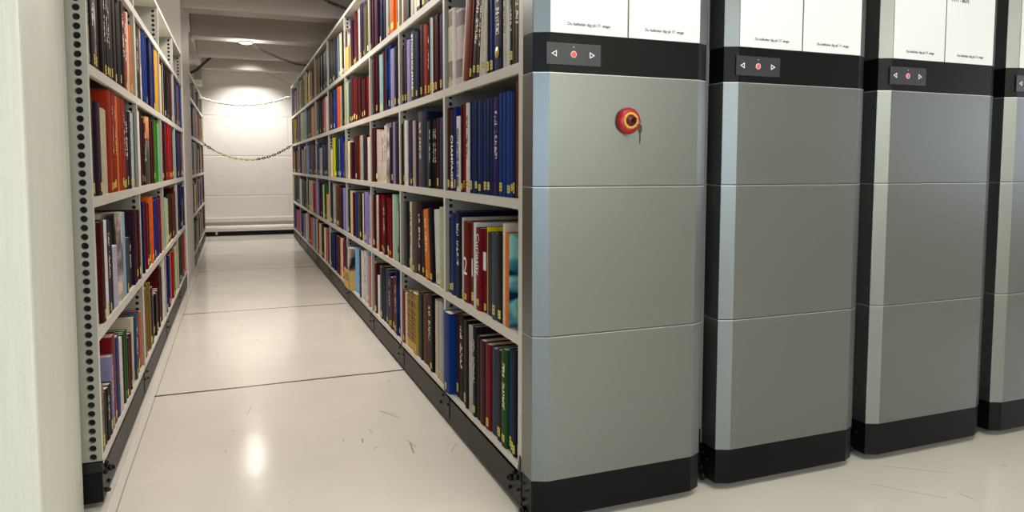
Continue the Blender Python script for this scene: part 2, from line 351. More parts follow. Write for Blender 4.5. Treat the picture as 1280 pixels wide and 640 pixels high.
def text(name, body, size, loc, rot, m, parent=None, align='CENTER', bold=0, sx=1, ext=.0002):
    cu = bpy.data.curves.new(name, 'FONT'); cu.body = body; cu.size = size; cu.align_x = align; cu.align_y = 'CENTER'
    cu.extrude = ext; cu.offset = bold; cu.materials.append(m); cu.resolution_u = 3
    tmp = bpy.data.objects.new(name, cu); C.objects.link(tmp)
    me = bpy.data.meshes.new_from_object(tmp.evaluated_get(bpy.context.evaluated_depsgraph_get()))
    bpy.data.objects.remove(tmp); me.name = name
    if not me.materials: me.materials.append(m)
    o = bpy.data.objects.new(name, me); C.objects.link(o); o.location = loc; o.rotation_euler = rot; o.scale = (sx, 1, 1)
    if parent: o.parent = parent
    return o
BOOK_ROWS = {
'L11': '0.613 0.686 0.193 tan|0.686 0.821 0.164 black|0.825 0.869 0.242 lilac|0.869 0.945 0.296 crimson|0.945 1.015 0.276 blue|1.015 1.054 0.259 pinkwhite|1.054 1.106 0.239 orange|1.106 1.198 0.253 green|1.198 1.31 0.217 maroon|1.33 1.401 0.256 ecru - -4|1.408 1.537 0.248 denim - -4|1.537 1.594 0.246 red - -4|1.594 1.661 0.241 orange - -4',
'L12': '0.638 0.702 0.308 ecru block|0.702 0.769 0.309 maroon|0.769 0.81 0.309 brown|0.81 0.838 0.308 white|0.838 0.901 0.305 indigo|0.901 0.963 0.296 darkbrown|0.963 1.038 0.207 lightlilac|1.038 1.089 0.315 darkgreen picture|1.089 1.178 0.313 lightgrey picture|1.178 1.241 0.308 paleblue|1.241 1.376 0.197 slategrey|1.376 1.448 0.199 black|1.448 1.54 0.295 plum|1.54 1.688 0.293 maroon',
'L13': '0.636 0.713 0.289 black|0.713 0.793 0.283 plum|0.8 0.944 0.273 ecru|0.946 1.022 0.342 orangered|1.022 1.112 0.345 orangered|1.112 1.159 0.336 orange|1.159 1.233 0.337 orangered|1.233 1.331 0.342 orangered|1.331 1.407 0.303 navy title|1.407 1.48 0.303 plum|1.48 1.525 0.31 white|1.525 1.564 0.305 paleteal|1.564 1.653 0.31 maroon',
'L14': '0.647 0.683 0 lightgrey|0.685 0.759 0 black title|0.759 0.814 0 charcoal picture|0.814 0.902 0 darkbrown|0.902 0.936 0 paleblue|0.936 1.052 0 blackgreen|1.052 1.125 0 black|1.125 1.191 0 darkbrown|1.191 1.253 0 black|1.253 1.311 0 darkbrown|1.311 1.379 0 blackgreen|1.379 1.458 0 coral - -3|1.458 1.502 0 pinkwhite|1.502 1.627 0 orange',
'L21': '1.701 1.763 0.343 pinkwhite|1.763 1.955 0.313 tan|1.955 2.07 0.276 darkbrown|2.07 2.169 0.25 ecru|2.169 2.411 0.213 black|2.48 2.603 0.301 plum|2.603 2.78 0.343 white',
'L22': '1.68 1.749 0.324 palegreen|1.749 1.841 0.318 navyblue|1.841 2.009 0.31 crimson|2.009 2.104 0.299 navy|2.104 2.24 0.327 salmon|2.24 2.53 0.306 blue|2.53 2.627 0.304 rust|2.627 2.789 0.277 white',
'L23': '1.673 1.76 0.326 white|1.76 1.851 0.331 white|1.86 1.908 0.326 maroon|1.911 1.95 0.3 maroon|1.95 2 0.31 black|2 2.08 0.29 plum|2.084 2.214 0.326 brown sunset|2.225 2.381 0.318 maroon|2.381 2.592 0.326 brightgreen|2.592 2.75 0.322 mint',
'L24': '1.628 1.695 0.335 paleteal|1.695 1.756 0.319 palegreen|1.756 1.818 0.313 darkgreen|1.818 1.903 0.32 maroon|1.903 1.991 0.336 white picture|1.991 2.205 0.348 royal|2.205 2.31 0.371 navy|2.31 2.512 0.384 navyblue|2.512 2.57 0.362 tan|2.57 2.6985 0.335 gold|2.967 3.119 0.366 white',
'L31': '2.81 3.055 0.316 navyblue|3.055 3.198 0.3 rose|3.198 3.35 0.305 red|3.369 3.553 0.292 brightgreen|3.553 3.706 0.306 ecru',
'L32': '2.867 2.965 0.289 palegreen|2.965 3.084 0.277 ecru|3.084 3.361 0.3 black|3.361 3.565 0.29 brown',
'L33': '2.797 2.997 0.34 maroon|2.997 3.17 0.343 plum|3.17 3.436 0.351 vermilion|3.436 3.689 0.351 black',
'L34': '3.08 3.315 0.321 black|3.315 3.533 0.342 charcoal|3.533 3.66 0.364 maroon|3.66 3.817 0.363 plum',
'L41': '3.763 3.941 0.339 blackgreen|3.941 4.265 0.351 darkgreen|4.265 4.434 0.324 red|4.434 4.645 0.302 vermilion',
'L42': '3.678 3.957 0.343 white|3.957 4.295 0.33 navy|4.295 4.495 0.221 ecru|4.495 4.87 0.31 navyblue',
'L43': '3.802 4.018 0.332 navy|4.018 4.252 0.333 navyblue|4.252 4.72 0.337 plum',
'L44': '3.869 4.089 0.348 indigo|4.089 4.246 0.302 tan|4.246 4.742 0.329 royal',
'R11': '0.131 0.157 0.337 rust|0.158 0.183 0.32 navy|0.183 0.201 0.313 charcoal|0.201 0.224 0.31 royal|0.224 0.272 0.303 green title|0.272 0.322 0.288 black|0.322 0.378 0.28 slateblue|0.378 0.427 0.282 crimson|0.427 0.477 0.283 maroon|0.477 0.518 0.289 black|0.518 0.551 0.312 charcoal|0.551 0.601 0.305 lightgrey|0.604 0.639 0.316 black|0.639 0.674 0.309 brown|0.674 0.737 0.32 black title|0.737 0.776 0.311 maroon|0.778 0.936 0.306 cobalt front',
'R12': '0.206 0.243 0.283 orange TEAL|0.243 0.259 0.309 cream|0.261 0.314 0.277 black|0.314 0.36 0.273 slategrey|0.36 0.425 0.268 charcoalgrey|0.425 0.431 0.282 yellow|0.431 0.459 0.275 crimson label|0.459 0.515 0.276 crimson CURIOSITY|0.516 0.542 0.29 white|0.543 0.606 0.291 brick ONE|0.606 0.672 0.286 brick TWO|0.672 0.702 0.297 cream|0.702 0.764 0.316 navy title|0.764 0.829 0.304 blue',
'R13': '0.127 0.142 0.325 white|0.144 0.164 0.332 rust|0.164 0.178 0.304 navy|0.178 0.198 0.306 blue|0.198 0.298 0.311 cobalt|0.3 0.352 0.303 indigo|0.352 0.375 0.303 indigo|0.375 0.412 0.305 navy|0.412 0.444 0.303 blue|0.444 0.461 0.305 navy|0.461 0.5 0.305 blue|0.5 0.536 0.307 navy|0.536 0.561 0.306 blue|0.561 0.589 0.308 navy|0.589 0.626 0.308 white|0.626 0.642 0.306 red|0.642 0.663 0.308 maroon|0.663 0.692 0.307 maroon|0.694 0.743 0.27 white WALK|0.743 0.762 0.306 royal|0.762 0.829 0.299 black CHAMPAGNE|0.829 0.855 0.309 maroon',
'R14': '0.126 0.16 0 maroon title|0.16 0.174 0 teal|0.174 0.19 0 olive|0.19 0.218 0 black dots|0.218 0.237 0 white|0.237 0.267 0 cream dots|0.273 0.347 0 navy title|0.348 0.377 0 royal|0.377 0.4 0 charcoal|0.4 0.43 0 white - 5|0.43 0.456 0 white - 6|0.456 0.478 0 cream - 6|0.481 0.514 0 charcoal title 8|0.514 0.572 0 black title 9|0.575 0.603 0 maroon - 8|0.603 0.663 0 rust - 8|0.663 0.685 0 cream - 9|0.685 0.761 0 pinkwhite block|0.761 0.787 0 white|0.787 0.912 0 cream block',
'R21': '0.92 1.022 0.315 lightgrey|1.022 1.078 0.312 cream|1.082 1.127 0.325 black|1.127 1.196 0.309 black title|1.196 1.278 0.302 brickbrown|1.278 1.318 0.295 darkgreen|1.318 1.37 0.297 taupe|1.37 1.462 0.278 ochre EUK|1.462 1.564 0.269 ochre EUK|1.553 1.606 0.251 cream|1.606 1.667 0.255 red',
'R22': '0.914 0.986 0.319 palegreen|0.99 1.064 0.303 white - -4|1.064 1.128 0.305 black - -5|1.128 1.211 0.295 orange - -5|1.211 1.293 0.287 blackgreen|1.293 1.359 0.319 plum title|1.359 1.444 0.32 taupe|1.444 1.488 0.315 cream|1.488 1.545 0.307 navy|1.545 1.603 0.31 charcoal|1.603 1.695 0.307 sage|1.695 1.778 0.311 tan title',
'R23': '0.914 0.993 0.281 navyblue|0.993 1.033 0.282 maroon|1.037 1.135 0.28 black title|1.135 1.175 0.277 slategrey|1.18 1.251 0.321 navy|1.251 1.325 0.325 grey dots|1.325 1.371 0.291 plum|1.371 1.412 0.293 lightgrey|1.412 1.475 0.293 maroon|1.477 1.53 0.3 blue|1.533 1.579 0.303 white|1.579 1.629 0.297 tan',
'R24': '0.911 0.938 0.29 cream|0.938 0.984 0.297 indigo|0.986 1.077 0.303 maroon|1.077 1.098 0.306 white|1.098 1.129 0.311 paleteal|1.129 1.154 0.283 black title|1.154 1.201 0.295 vermilion|1.201 1.244 0.306 maroon|1.244 1.294 0.312 maroon|1.297 1.357 0.293 navy|1.357 1.44 0.306 slate STOCKHOLM|1.44 1.478 0.303 paleteal|1.478 1.533 0.286 lilac|1.533 1.602 0.299 plum',
'R25': '0.915 0.974 0 cream|0.974 1.056 0 maroon|1.056 1.12 0 navy|1.12 1.196 0 darkbrown|1.196 1.257 0 maroon|1.257 1.318 0 plum|1.318 1.365 0 white|1.365 1.417 0 lilac|1.417 1.465 0 cream|1.465 1.531 0 charcoal|1.531 1.576 0 maroon|1.576 1.628 0 cream',
'R31': '1.701 1.805 0.333 blue block|1.805 1.859 0.287 crimson title|1.859 1.907 0.286 maroon|1.907 1.972 0.274 maroon|1.972 2.023 0.295 indigo|2.023 2.106 0.301 slateblue|2.106 2.185 0.305 black|2.185 2.284 0.294 slategrey|2.284 2.353 0.226 white|2.353 2.397 0.295 maroon|2.397 2.441 0.298 palegreen',
'R32': '1.781 1.855 0.333 mint|1.855 1.903 0.334 white|1.903 1.952 0.307 crimson|1.952 2.054 0.311 crimson|2.054 2.123 0.3 maroon|2.123 2.255 0.319 crimson|2.255 2.309 0.315 cream|2.309 2.352 0.313 palegreen',
'R33': '1.657 1.718 0.308 red|1.718 1.802 0.304 plum|1.802 1.855 0.311 lilac|1.855 1.889 0.31 maroon|1.889 1.931 0.288 navy|1.931 2.061 0.314 white picture|2.061 2.107 0.307 white|2.107 2.177 0.284 cream|2.177 2.237 0.28 pinkwhite|2.237 2.299 0.294 cream|2.299 2.419 0.306 maroon',
'R34': '1.695 1.745 0.276 maroon|1.745 1.816 0.298 black|1.816 1.89 0.296 lilac|1.89 2.009 0.324 royal block|2.009 2.102 0.319 brown|2.102 2.199 0.311 paleteal - -4|2.199 2.364 0.329 maroon|2.364 2.399 0.336 jade',
'R35': '1.684 1.758 0 charcoalgrey|1.758 1.899 0 salmon|1.899 1.951 0 grey|1.951 2.022 0 lightgrey|2.022 2.115 0 navy|2.115 2.212 0 black|2.212 2.334 0 plum|2.334 2.428 0 maroon',
'R41': '2.537 2.607 0.305 rose|2.607 2.697 0.335 paleteal|2.697 2.771 0.325 pinkwhite|2.771 2.858 0.312 white|2.858 2.938 0.311 black|2.938 2.999 0.312 lilac|2.999 3.127 0.306 paleblue|3.138 3.272 0.299 cream|3.272 3.402 0.285 white picture',
'R42': '2.485 2.592 0.3 lightgrey picture|2.592 2.717 0.319 lilac|2.717 2.773 0.312 plum|2.773 2.85 0.305 cream|2.85 2.939 0.294 black|2.939 3.01 0.299 olive|3.01 3.084 0.296 royal|3.084 3.181 0.298 maroon|3.181 3.295 0.307 cream|3.295 3.425 0.312 plum',
'R43': '2.489 2.574 0.254 white|2.574 2.64 0.264 white|2.64 2.716 0.282 maroon|2.716 2.776 0.28 charcoal|2.776 2.857 0.283 paleteal|2.857 2.936 0.282 orange|2.936 3.049 0.286 maroon|3.049 3.183 0.282 black|3.183 3.268 0.252 maroon|3.268 3.372 0.264 cream|3.372 3.457 0.258 plum',
'R44': '2.489 2.607 0.24 crimsonpink|2.616 2.774 0.246 maroon|2.774 2.993 0.263 maroon|2.993 3.124 0.282 crimson|3.124 3.234 0.288 maroon|3.234 3.325 0.29 slategrey|3.325 3.431 0.296 palegreen|3.431 3.517 0.302 charcoal',
'R45': '2.443 2.5 0 maroon|2.5 2.658 0 olive|2.658 2.743 0 indigo|2.743 2.827 0 plum|2.827 2.89 0 lightgrey|2.89 2.989 0 maroon|2.989 3.092 0 maroon|3.092 3.194 0 plum|3.194 3.447 0 black tanbox',
'R51': '3.876 3.977 0.31 maroon|3.977 4.129 0.298 plum|4.129 4.272 0.295 indigo|4.272 4.422 0.292 navy|4.422 4.579 0.3 yellowgreen',
'R52': '3.449 3.639 0.315 lilac|3.639 3.857 0.309 black|3.857 3.987 0.323 brown|3.987 4.077 0.32 taupe|4.077 4.314 0.336 lightgrey picture|4.314 4.465 0.331 blackgreen',
'R53': '3.493 3.659 0.263 taupe|3.659 3.822 0.305 blue|3.822 3.892 0.299 paleblue|3.906 4.083 0.309 darkgreen|4.083 4.223 0.315 yellowgreen|4.223 4.369 0.222 cream|4.369 4.522 0.225 red',
'R54': '3.534 3.649 0.305 black|3.649 3.768 0.299 lightgrey|3.768 3.879 0.311 orange|3.879 4.145 0.306 azure|4.145 4.278 0.311 charcoal|4.278 4.418 0.319 maroon',
'R55': '3.52 3.609 0.315 black|3.609 3.713 0.314 cream|3.713 3.793 0.312 slateblue|3.793 3.905 0.318 paleblue|3.905 4.05 0.321 plum|4.05 4.202 0.335 darkgreen|4.202 4.462 0.358 blackgreen',
'R61': '4.57 4.679 0.289 olive|4.679 4.81 0.301 rose|4.81 4.967 0.289 cream|4.967 5.194 0.303 black|5.194 5.325 0.301 cream|5.325 5.529 0.313 crimson',
'R62': '4.525 4.724 0.227 peach|4.724 4.856 0.327 green|4.856 4.974 0.307 cream|4.974 5.138 0.309 black|5.138 5.32 0.311 plum|5.32 5.466 0.319 lilac',
'R63': '4.54 4.674 0.293 charcoal|4.674 4.861 0.281 navy|4.861 5.029 0.286 slateblue|5.029 5.216 0.256 lightgrey|5.216 5.481 0.303 slateblue',
'R64': '4.51 4.688 0.305 white picture|4.688 4.856 0.299 rose|4.856 5.033 0.297 plum|5.033 5.553 0.308 black',
'R65': '4.526 4.852 0.329 blackgreen|4.852 5.109 0.328 black|5.109 5.299 0.342 tan dots|5.299 5.522 0.359 brown dots',
'R71': '5.564 5.758 0.321 maroon|5.758 5.987 0.313 paleblue|5.987 6.203 0.304 orange|6.203 6.373 0.325 maroon|6.373 6.49 0.33 pinkwhite',
'R72': '5.529 5.819 0.3 red|5.819 6.025 0.314 pinkwhite|6.025 6.242 0.323 cream|6.242 6.53 0.311 navy',
'R73': '5.504 5.693 0.292 maroon|5.693 5.892 0.309 slateblue|5.892 6.101 0.282 indigo|6.101 6.265 0.293 rust|6.265 6.465 0.304 paleblue',
'R74': '5.558 5.677 0.31 teal|5.677 5.874 0.309 peach|5.874 6.081 0.299 taupe|6.081 6.272 0.301 slate|6.272 6.59 0.312 darkgreen',
'R81': '6.519 6.797 0.309 cream|6.797 7.059 0.285 lilac|7.059 7.301 0.284 indigo|7.301 7.633 0.297 slate',
'R82': '6.53 6.745 0.313 taupe|6.745 7.206 0.321 darkgreen|7.206 7.383 0.315 white',
'R84': '6.59 6.901 0.327 paleteal|6.901 7.133 0.332 cream|7.133 7.522 0.338 plum',
'R91': '7.598 7.992 0.276 rose|7.992 8.646 0.288 navyblue|8.646 9.183 0.273 gold|9.183 9.665 0.255 darkgreen',
'R92': '7.383 7.998 0.332 plum|7.998 8.336 0.324 slateblue|8.336 8.606 0.354 yellow|8.606 9.24 0.34 vermilion',
}

# ------------------------------------------------------------------ camera
cam = bpy.data.cameras.new('camera'); co = bpy.data.objects.new('camera', cam); C.objects.link(co)
YAW, PITCH, ROLL = .3717, .0677, .0019
fw = Vector((math.sin(YAW)*math.cos(PITCH), math.cos(YAW)*math.cos(PITCH), -math.sin(PITCH)))
rt = Vector((math.cos(YAW), -math.sin(YAW), 0)); up = rt.cross(fw)
r2 = rt*math.cos(ROLL)+up*math.sin(ROLL); u2 = up*math.cos(ROLL)-rt*math.sin(ROLL)
CAM = Vector((-.745, -1.743, 1.0))
co.matrix_world = Matrix(((r2.x, u2.x, -fw.x, CAM.x), (r2.y, u2.y, -fw.y, CAM.y), (r2.z, u2.z, -fw.z, CAM.z), (0, 0, 0, 1)))
F = 888.83
cam.sensor_width = 36; cam.lens = 36*F/1280; cam.shift_y = -(320-267.43)/1280; cam.clip_start = .02
S.camera = co
def proj(p):
    d = Vector(p)-CAM; w = max(d.dot(fw), .05)
    return 640+F*d.dot(r2)/w, 267.43-F*d.dot(u2)/w

# ------------------------------------------------------------------ the room
ZC = 2.78
YW = 9.15
structbox('floor', -4.2, -6.2, -.1, 7.2, YW+.2, 0, M['floor'])
structbox('ceiling', -4.2, -6.2, ZC, 7.2, YW+.2, ZC+.15, M['ceiling'])
structbox('wall_back', -4.2, YW, 0, 7.2, YW+.2, ZC, M['block'])
# wall behind the camera with a wide window
bm = BM(); add_box(bm, -4.2, -6.3, 0, -3.5, -6.2, ZC); add_box(bm, -.4, -6.3, 0, 7.2, -6.2, ZC)
add_box(bm, -3.5, -6.3, 0, -.4, -6.2, .5); add_box(bm, -3.5, -6.3, 2.4, -.4, -6.2, ZC)
struct('wall_front', bm, M['wall'])
bm = BM(); add_box(bm, 7.1, -6.2, 0, 7.3, -4.2, ZC); add_box(bm, 7.1, -.2, 0, 7.3, YW, ZC)
add_box(bm, 7.1, -4.2, 0, 7.3, -.2, .7); add_box(bm, 7.1, -4.2, 2.3, 7.3, -.2, ZC)
struct('wall_right', bm, M['wall'])
bm = BM(); add_box(bm, -4.2, -6.2, 0, -4.0, YW, ZC)
struct('wall_left', bm, M['wall'])
# concrete pillar at the left edge, its rounded arris towards the camera
bm = BM(); add_box(bm, -1.95, .1, 0, -1.170, .555, ZC)
struct('wall_pillar_near', bm, M['plaster'], .008)
bm = BM(); add_box(bm, -1.75, 4.60, 0, -1.118, 5.66, ZC)
struct('wall_pillar_far', bm, M['wall'], .006)
# longitudinal beam over the left rack and cross ribs of the ceiling
bm = BM(); add_box(bm, -1.9, .556, 2.34, -1.13, YW, ZC); struct('trim_beam', bm, M['ceiling'], .01)
n = 0
for yc in (1.2, 2.4, 3.7, 5.01, 6.41, 7.71, 9.02):
    n += 1
    bm = BM()
    # trapezoid section running along X
    x0, x1 = -1.13, 7.1
    sec = [(yc-.155, ZC), (yc-.12, 2.315), (yc+.12, 2.315), (yc+.155, ZC)]
    if n == 7: sec = [(yc-.12, ZC), (yc-.1, 2.315), (yc+.125, 2.315), (yc+.125, ZC)]
    A = [bm.verts.new((x0, y, z)) for y, z in sec]; B = [bm.verts.new((x1, y, z)) for y, z in sec]
    bm.faces.new(A); bm.faces.new(B[::-1])
    for i in range(4): bm.faces.new((A[i], A[(i+1) % 4], B[(i+1) % 4], B[i]))
    struct('trim_%d' % n, bm, M['ceiling'], .012)
# skirting ledge and pipe at the foot of the far wall
bm = BM(); add_box(bm, -1.9, YW-.05, .19, 1.2, YW, .255); struct('baseboard_back', bm, M['wall'], .006)
bm = BM(); add_cyl(bm, (-1.9, YW-.085, .105), (1.2, YW-.085, .105), .042, n=20)
for x in (-1.0, .1, .9): add_box(bm, x-.012, YW-.085, .02, x+.012, YW, .08)
tag(obj('heating_pipe', bm, M['wall']), 'white painted pipe running along the foot of the far wall', 'pipe')
bm = BM(); add_box(bm, -1.9, YW-.03, 0, 1.2, YW, .055); struct('pipe_gap_shade', bm, M['plastic'])  # black strip painting the dark gap beneath the pipe

# ------------------------------------------------------------------ shelving
SZ = {1: .14, 2: .517, 3: .906, 4: 1.287, 5: 1.658}
W = .554
def upright_mesh(ztop, zbot=.14, r=.0080):
    bm = BM(); T = .024; pitch = .0257; n = 14; cw = .046
    def plate(xa, xb, xc):
        z = zbot; 
        while z < ztop-1e-4:
            z1 = min(z+pitch, ztop); full = z1-z > pitch*.99
            c = [bm.verts.new((x, 0, q)) for x, q in ((xa, z), (xb, z), (xb, z1), (xa, z1))]
            if not full:
                bm.faces.new(c).material_index = 1; z = z1; continue
            zc = (z+z1)/2
            ring = [bm.verts.new((xc+r*math.cos(2*PI*i/n+PI/4), 0, zc+r*1.0*math.sin(2*PI*i/n+PI/4))) for i in range(n)]
            deep = [bm.verts.new((v.co.x, .012, v.co.z)) for v in ring]
            for i in range(n):
                bm.faces.new((ring[i], ring[(i+1) % n], deep[(i+1) % n], deep[i])).material_index = 1
            # corners at 45,135,225,315 degrees: c index 2,3,0,1
            cs = [c[2], c[3], c[0], c[1]]; q4 = [0, 4, 7, 11]
            for k in range(4):
                a, b = q4[k], q4[(k+1) % 4] if k < 3 else n
                arc = [ring[i % n] for i in range(a, b+1)]
                bm.faces.new([cs[k]]+[cs[(k+1) % 4]]+arc[::-1]).material_index = 1
            z = z1
    plate(0, cw, .023); plate(W-cw, W, W-.023)
    vs = [bm.verts.new(p) for p in ((cw, 0, zbot), (W-cw, 0, zbot), (W-cw, 0, ztop), (cw, 0, ztop))]
    bm.faces.new(vs).material_index = 1
    add_box(bm, .003, .012, zbot, W-.003, .0125, ztop, 2)  # near-black sheet stands in for the shade inside the holes
    add_box(bm, 0, 0.0002, zbot, .0025, T, ztop, 0); add_box(bm, W-.0025, 0.0002, zbot, W, T, ztop, 0)
    add_box(bm, .003, T-.002, zbot, W-.003, T, ztop, 1)
    me = bpy.data.meshes.new('upright')
    bm.normal_update(); bm.to_mesh(me); bm.free()
    for m in (M['rack'], M['racksheet'], M['hole']): me.materials.append(m)
    return me
def shelf_mesh(L, lip=.029):
    bm = BM()
    add_box(bm, .001, 0, -.003, W-.001, L, 0)
    for a, b in ((0, .0022), (W-.0022, W)): add_box(bm, a, 0, -lip, b, L, 0.0005)
    for a, b in ((.0022, .014), (W-.014, W-.0022)): add_box(bm, a, 0, -lip, b, L, -lip+.0015)
    bmesh.ops.recalc_face_normals(bm, faces=bm.faces)
    me = bpy.data.meshes.new('shelf'); bm.to_mesh(me); bm.free(); me.materials.append(M['rack']); return me
MC = {}
def link(name, me, parent, loc):
    o = bpy.data.objects.new(name, me); C.objects.link(o); o.parent = parent; o.location = loc; return o

def bolt(root, x, s, y, z, r, l, n=6, name='bolt'):
    bm = BM(); add_cyl(bm, (x, y, z), (x+s*l*.75, y, z), r, n=n); add_cyl(bm, (x+s*l*.75, y, z), (x+s*l, y, z), r*.55, n=12)
    return obj(name, bm, M['bolt'], root)
def rack(root, ys, yend, ztop, levels, bside=(0, -1)):
    """uprights, shelves, base and top of one double-sided run, local origin at the left face, Y=0 plane of the fronts"""
    if ('u', ztop) not in MC: MC['u', ztop] = upright_mesh(ztop)
    for i, y in enumerate(ys+[yend-.024]):
        big = ys[0] == .571 and i == 0
        link('upright', upright_mesh(ztop, .14, .0098) if big else MC['u', ztop], root, (0, y, 0))
    b = ys+[yend-.024]
    for y0, y1 in zip(b, b[1:]):
        L = round(y1-y0-.026, 4)
        if ('s', L) not in MC: MC['s', L] = shelf_mesh(L)
        for z in levels: link('shelf', MC['s', L], root, (0, y0+.025, z))
    boxobj('top_cover', -.002, ys[0], ztop, W+.002, yend, ztop+.022, M['rack'], root, .002)
    boxobj('back_panel', W/2-.003, ys[0]+.03, .145, W/2+.003, yend-.03, ztop-.005, M['racksheet'], root)
    bm = BM(); add_box(bm, 0, ys[0], .02, W, yend, .122)
    for y in ys[1:]:                                   # splice plates between rail lengths
        for x in (-.0025, W): add_box(bm, x, y-.05, .03, x+.0025, y-.0485, .12)
    obj('base_rail', bm, M['rail'], root, .002)
    for k, y in enumerate(b[:-1]):
        for dy, z, r in ((.045, .1, .006), (.075, .062, .006), (-.03, .085, .005)) if k else ((.05, .105, .006), (.085, .045, .006)):
            x, s = bside
            bolt(root, x, s, y+dy, z, r, .008, 6)
    y = ys[0]+.2
    while y < yend-.1:
        for x in (.12, W-.12):
            bm = BM(); add_cyl(bm, (x-.015, y, .03), (x+.015, y, .03), .03, n=20); obj('wheel', bm, M['bolt'], root)
        y += 2.4

YR = [.094, .868, 1.648, 2.445, 3.435, 4.44, 5.44, 6.42, 7.39]; YRE = 8.47
DC, CX = .0184, .041
def hexprof(i=0): return [(i, .09), (i, DC+i*.3), (CX+i*.3, i), (W-CX-i*.3, i), (W-i, DC+i*.3), (W-i, .09)]
def unit():
    root = empty('mobile_shelving_unit')
    rack(root, YR, YRE, 2.045, [SZ[i] for i in (1, 2, 3, 4, 5)])
    for nm, z0, z1, m in (('lower_panel', .129, .5335, 'panel'), ('middle_panel', .535, .943, 'panel'), ('upper_panel', .9445, 1.249, 'panel'),
                          ('header_panel', 1.3525, 2.067, 'panel')):
        bm = BM(); add_prism(bm, hexprof(), z0, z1); obj(nm, bm, M[m], root, .0014, 2)
    for z in (.5335, .943, 1.2492):
        bm = BM(); add_prism(bm, hexprof(-.0004), z-.0024, z-.0004); obj('edge_glint', bm, M['seam'], root)  # pale strips painting the highlight along the panel edges
    bm = BM(); add_prism(bm, hexprof(.0015), .022, .1285); obj('base_cover', bm, M['plastic'], root, .0015)
    bm = BM(); add_prism(bm, hexprof(.001), 1.2495, 1.352); bb = obj('control_band', bm, M['plastic'], root, .001)
    boxobj('end_frame', 0, .0895, .127, W, .0945, 2.06, M['rack'], root)
    kp = boxobj('control_keypad', .031, -.0022, 1.269, .193, .003, 1.327, M['keypad'], root, .001)
    for xc, d in ((.053, -1), (.166, 1)):             # hollow arrow print
        bm = BM(); o_ = [(xc+d*.0085, 1.2985), (xc-d*.0075, 1.2985+.0088), (xc-d*.0075, 1.2985-.0088)]
        cx = sum(p[0] for p in o_)/3; cz = sum(p[1] for p in o_)/3
        i_ = [(cx+(x-cx)*.58, cz+(z-cz)*.58) for x, z in o_]
        vo = [bm.verts.new((x, -.0027, z)) for x, z in o_]; vi = [bm.verts.new((x, -.0027, z)) for x, z in i_]
        wo = [bm.verts.new((x, -.0021, z)) for x, z in o_]; wi = [bm.verts.new((x, -.0021, z)) for x, z in i_]
        for k in range(3):
            q = (k+1) % 3
            bm.faces.new((vo[k], vo[q], vi[q], vi[k])); bm.faces.new((vo[k], vo[q], wo[q], wo[k])); bm.faces.new((vi[k], vi[q], wi[q], wi[k]))
        obj('arrow_symbol', bm, M['white'], kp)
    bm = BM(); add_lathe(bm, (.1105, -.002, 1.2985), (0, -1, 0), [(.0088, 0), (.0088, .0008), (.0072, .0008), (.0072, .0002)], 28); obj('button_ring', bm, M['white'], kp)
    bm = BM(); add_lathe(bm, (.1105, -.002, 1.2985), (0, -1, 0), [(.0072, 0), (.0072, .0012), (.0055, .002), (0, .0021)], 28); obj('stop_button', bm, M['redlight'], kp)
    bm = BM(); add_cyl(bm, (.1105, -.0021, 1.3175), (.1105, -.0028, 1.3175), .0013, n=10); obj('indicator_light', bm, M['white'], kp)
    # gusset, dark side plate and knobs at the foot of the end, both sides
    for x, s in ((0, -1), (W, 1)):
        bm = BM()
        A = [(.092, .125), (.092, .165), (.1, .172), (.112, .125)]
        v0 = [bm.verts.new((x+s*.003, y, z)) for y, z in A]; v1 = [bm.verts.new((x, y, z)) for y, z in A]
        bm.faces.new(v0); bm.faces.new(v1[::-1])
        for k in range(4): bm.faces.new((v0[k], v0[(k+1) % 4], v1[(k+1) % 4], v1[k]))
        obj('foot_bracket', bm, M['bolt'], root)
        if s > 0: continue
        bolt(root, x, s, .16, .083, .0105, .02, 20, 'knob'); bolt(root, x, s, .075, .022, .012, .012, 20, 'knob')
        for y_, z_, r_, l_ in ((.075, .1, .0035, .006), (.052, .088, .0035, .006), (.08, .05, .0055, .008), (.118, .1, .008, .012), (.114, .064, .005, .007)):
            bolt(root, x, s, y_, z_, r_, l_)
    return root
def copy_tree(o, parent=None, skip=()):
    c = o.copy(); C.objects.link(c); c.parent = parent
    for ch in list(o.children):
        if ch.name.split('.')[0] not in skip: copy_tree(ch, c, skip)
    return c
u1 = unit()
units = [u1]
for x in (.614, 1.229, 1.8415):
    c = copy_tree(u1); c.location = (x, 0, 0); units.append(c)
labs = ['grey mobile shelving unit with the red key switch, open aisle of books at its left',
        'grey mobile shelving unit directly right of the one with the red key switch',
        'grey mobile shelving unit whose right-hand sign is headed 1171 - 8675',
        'grey mobile shelving unit cut off by the right edge of the photo']
for u, l in zip(units, labs): tag(u, l, 'shelving unit', 'mobile shelving units')
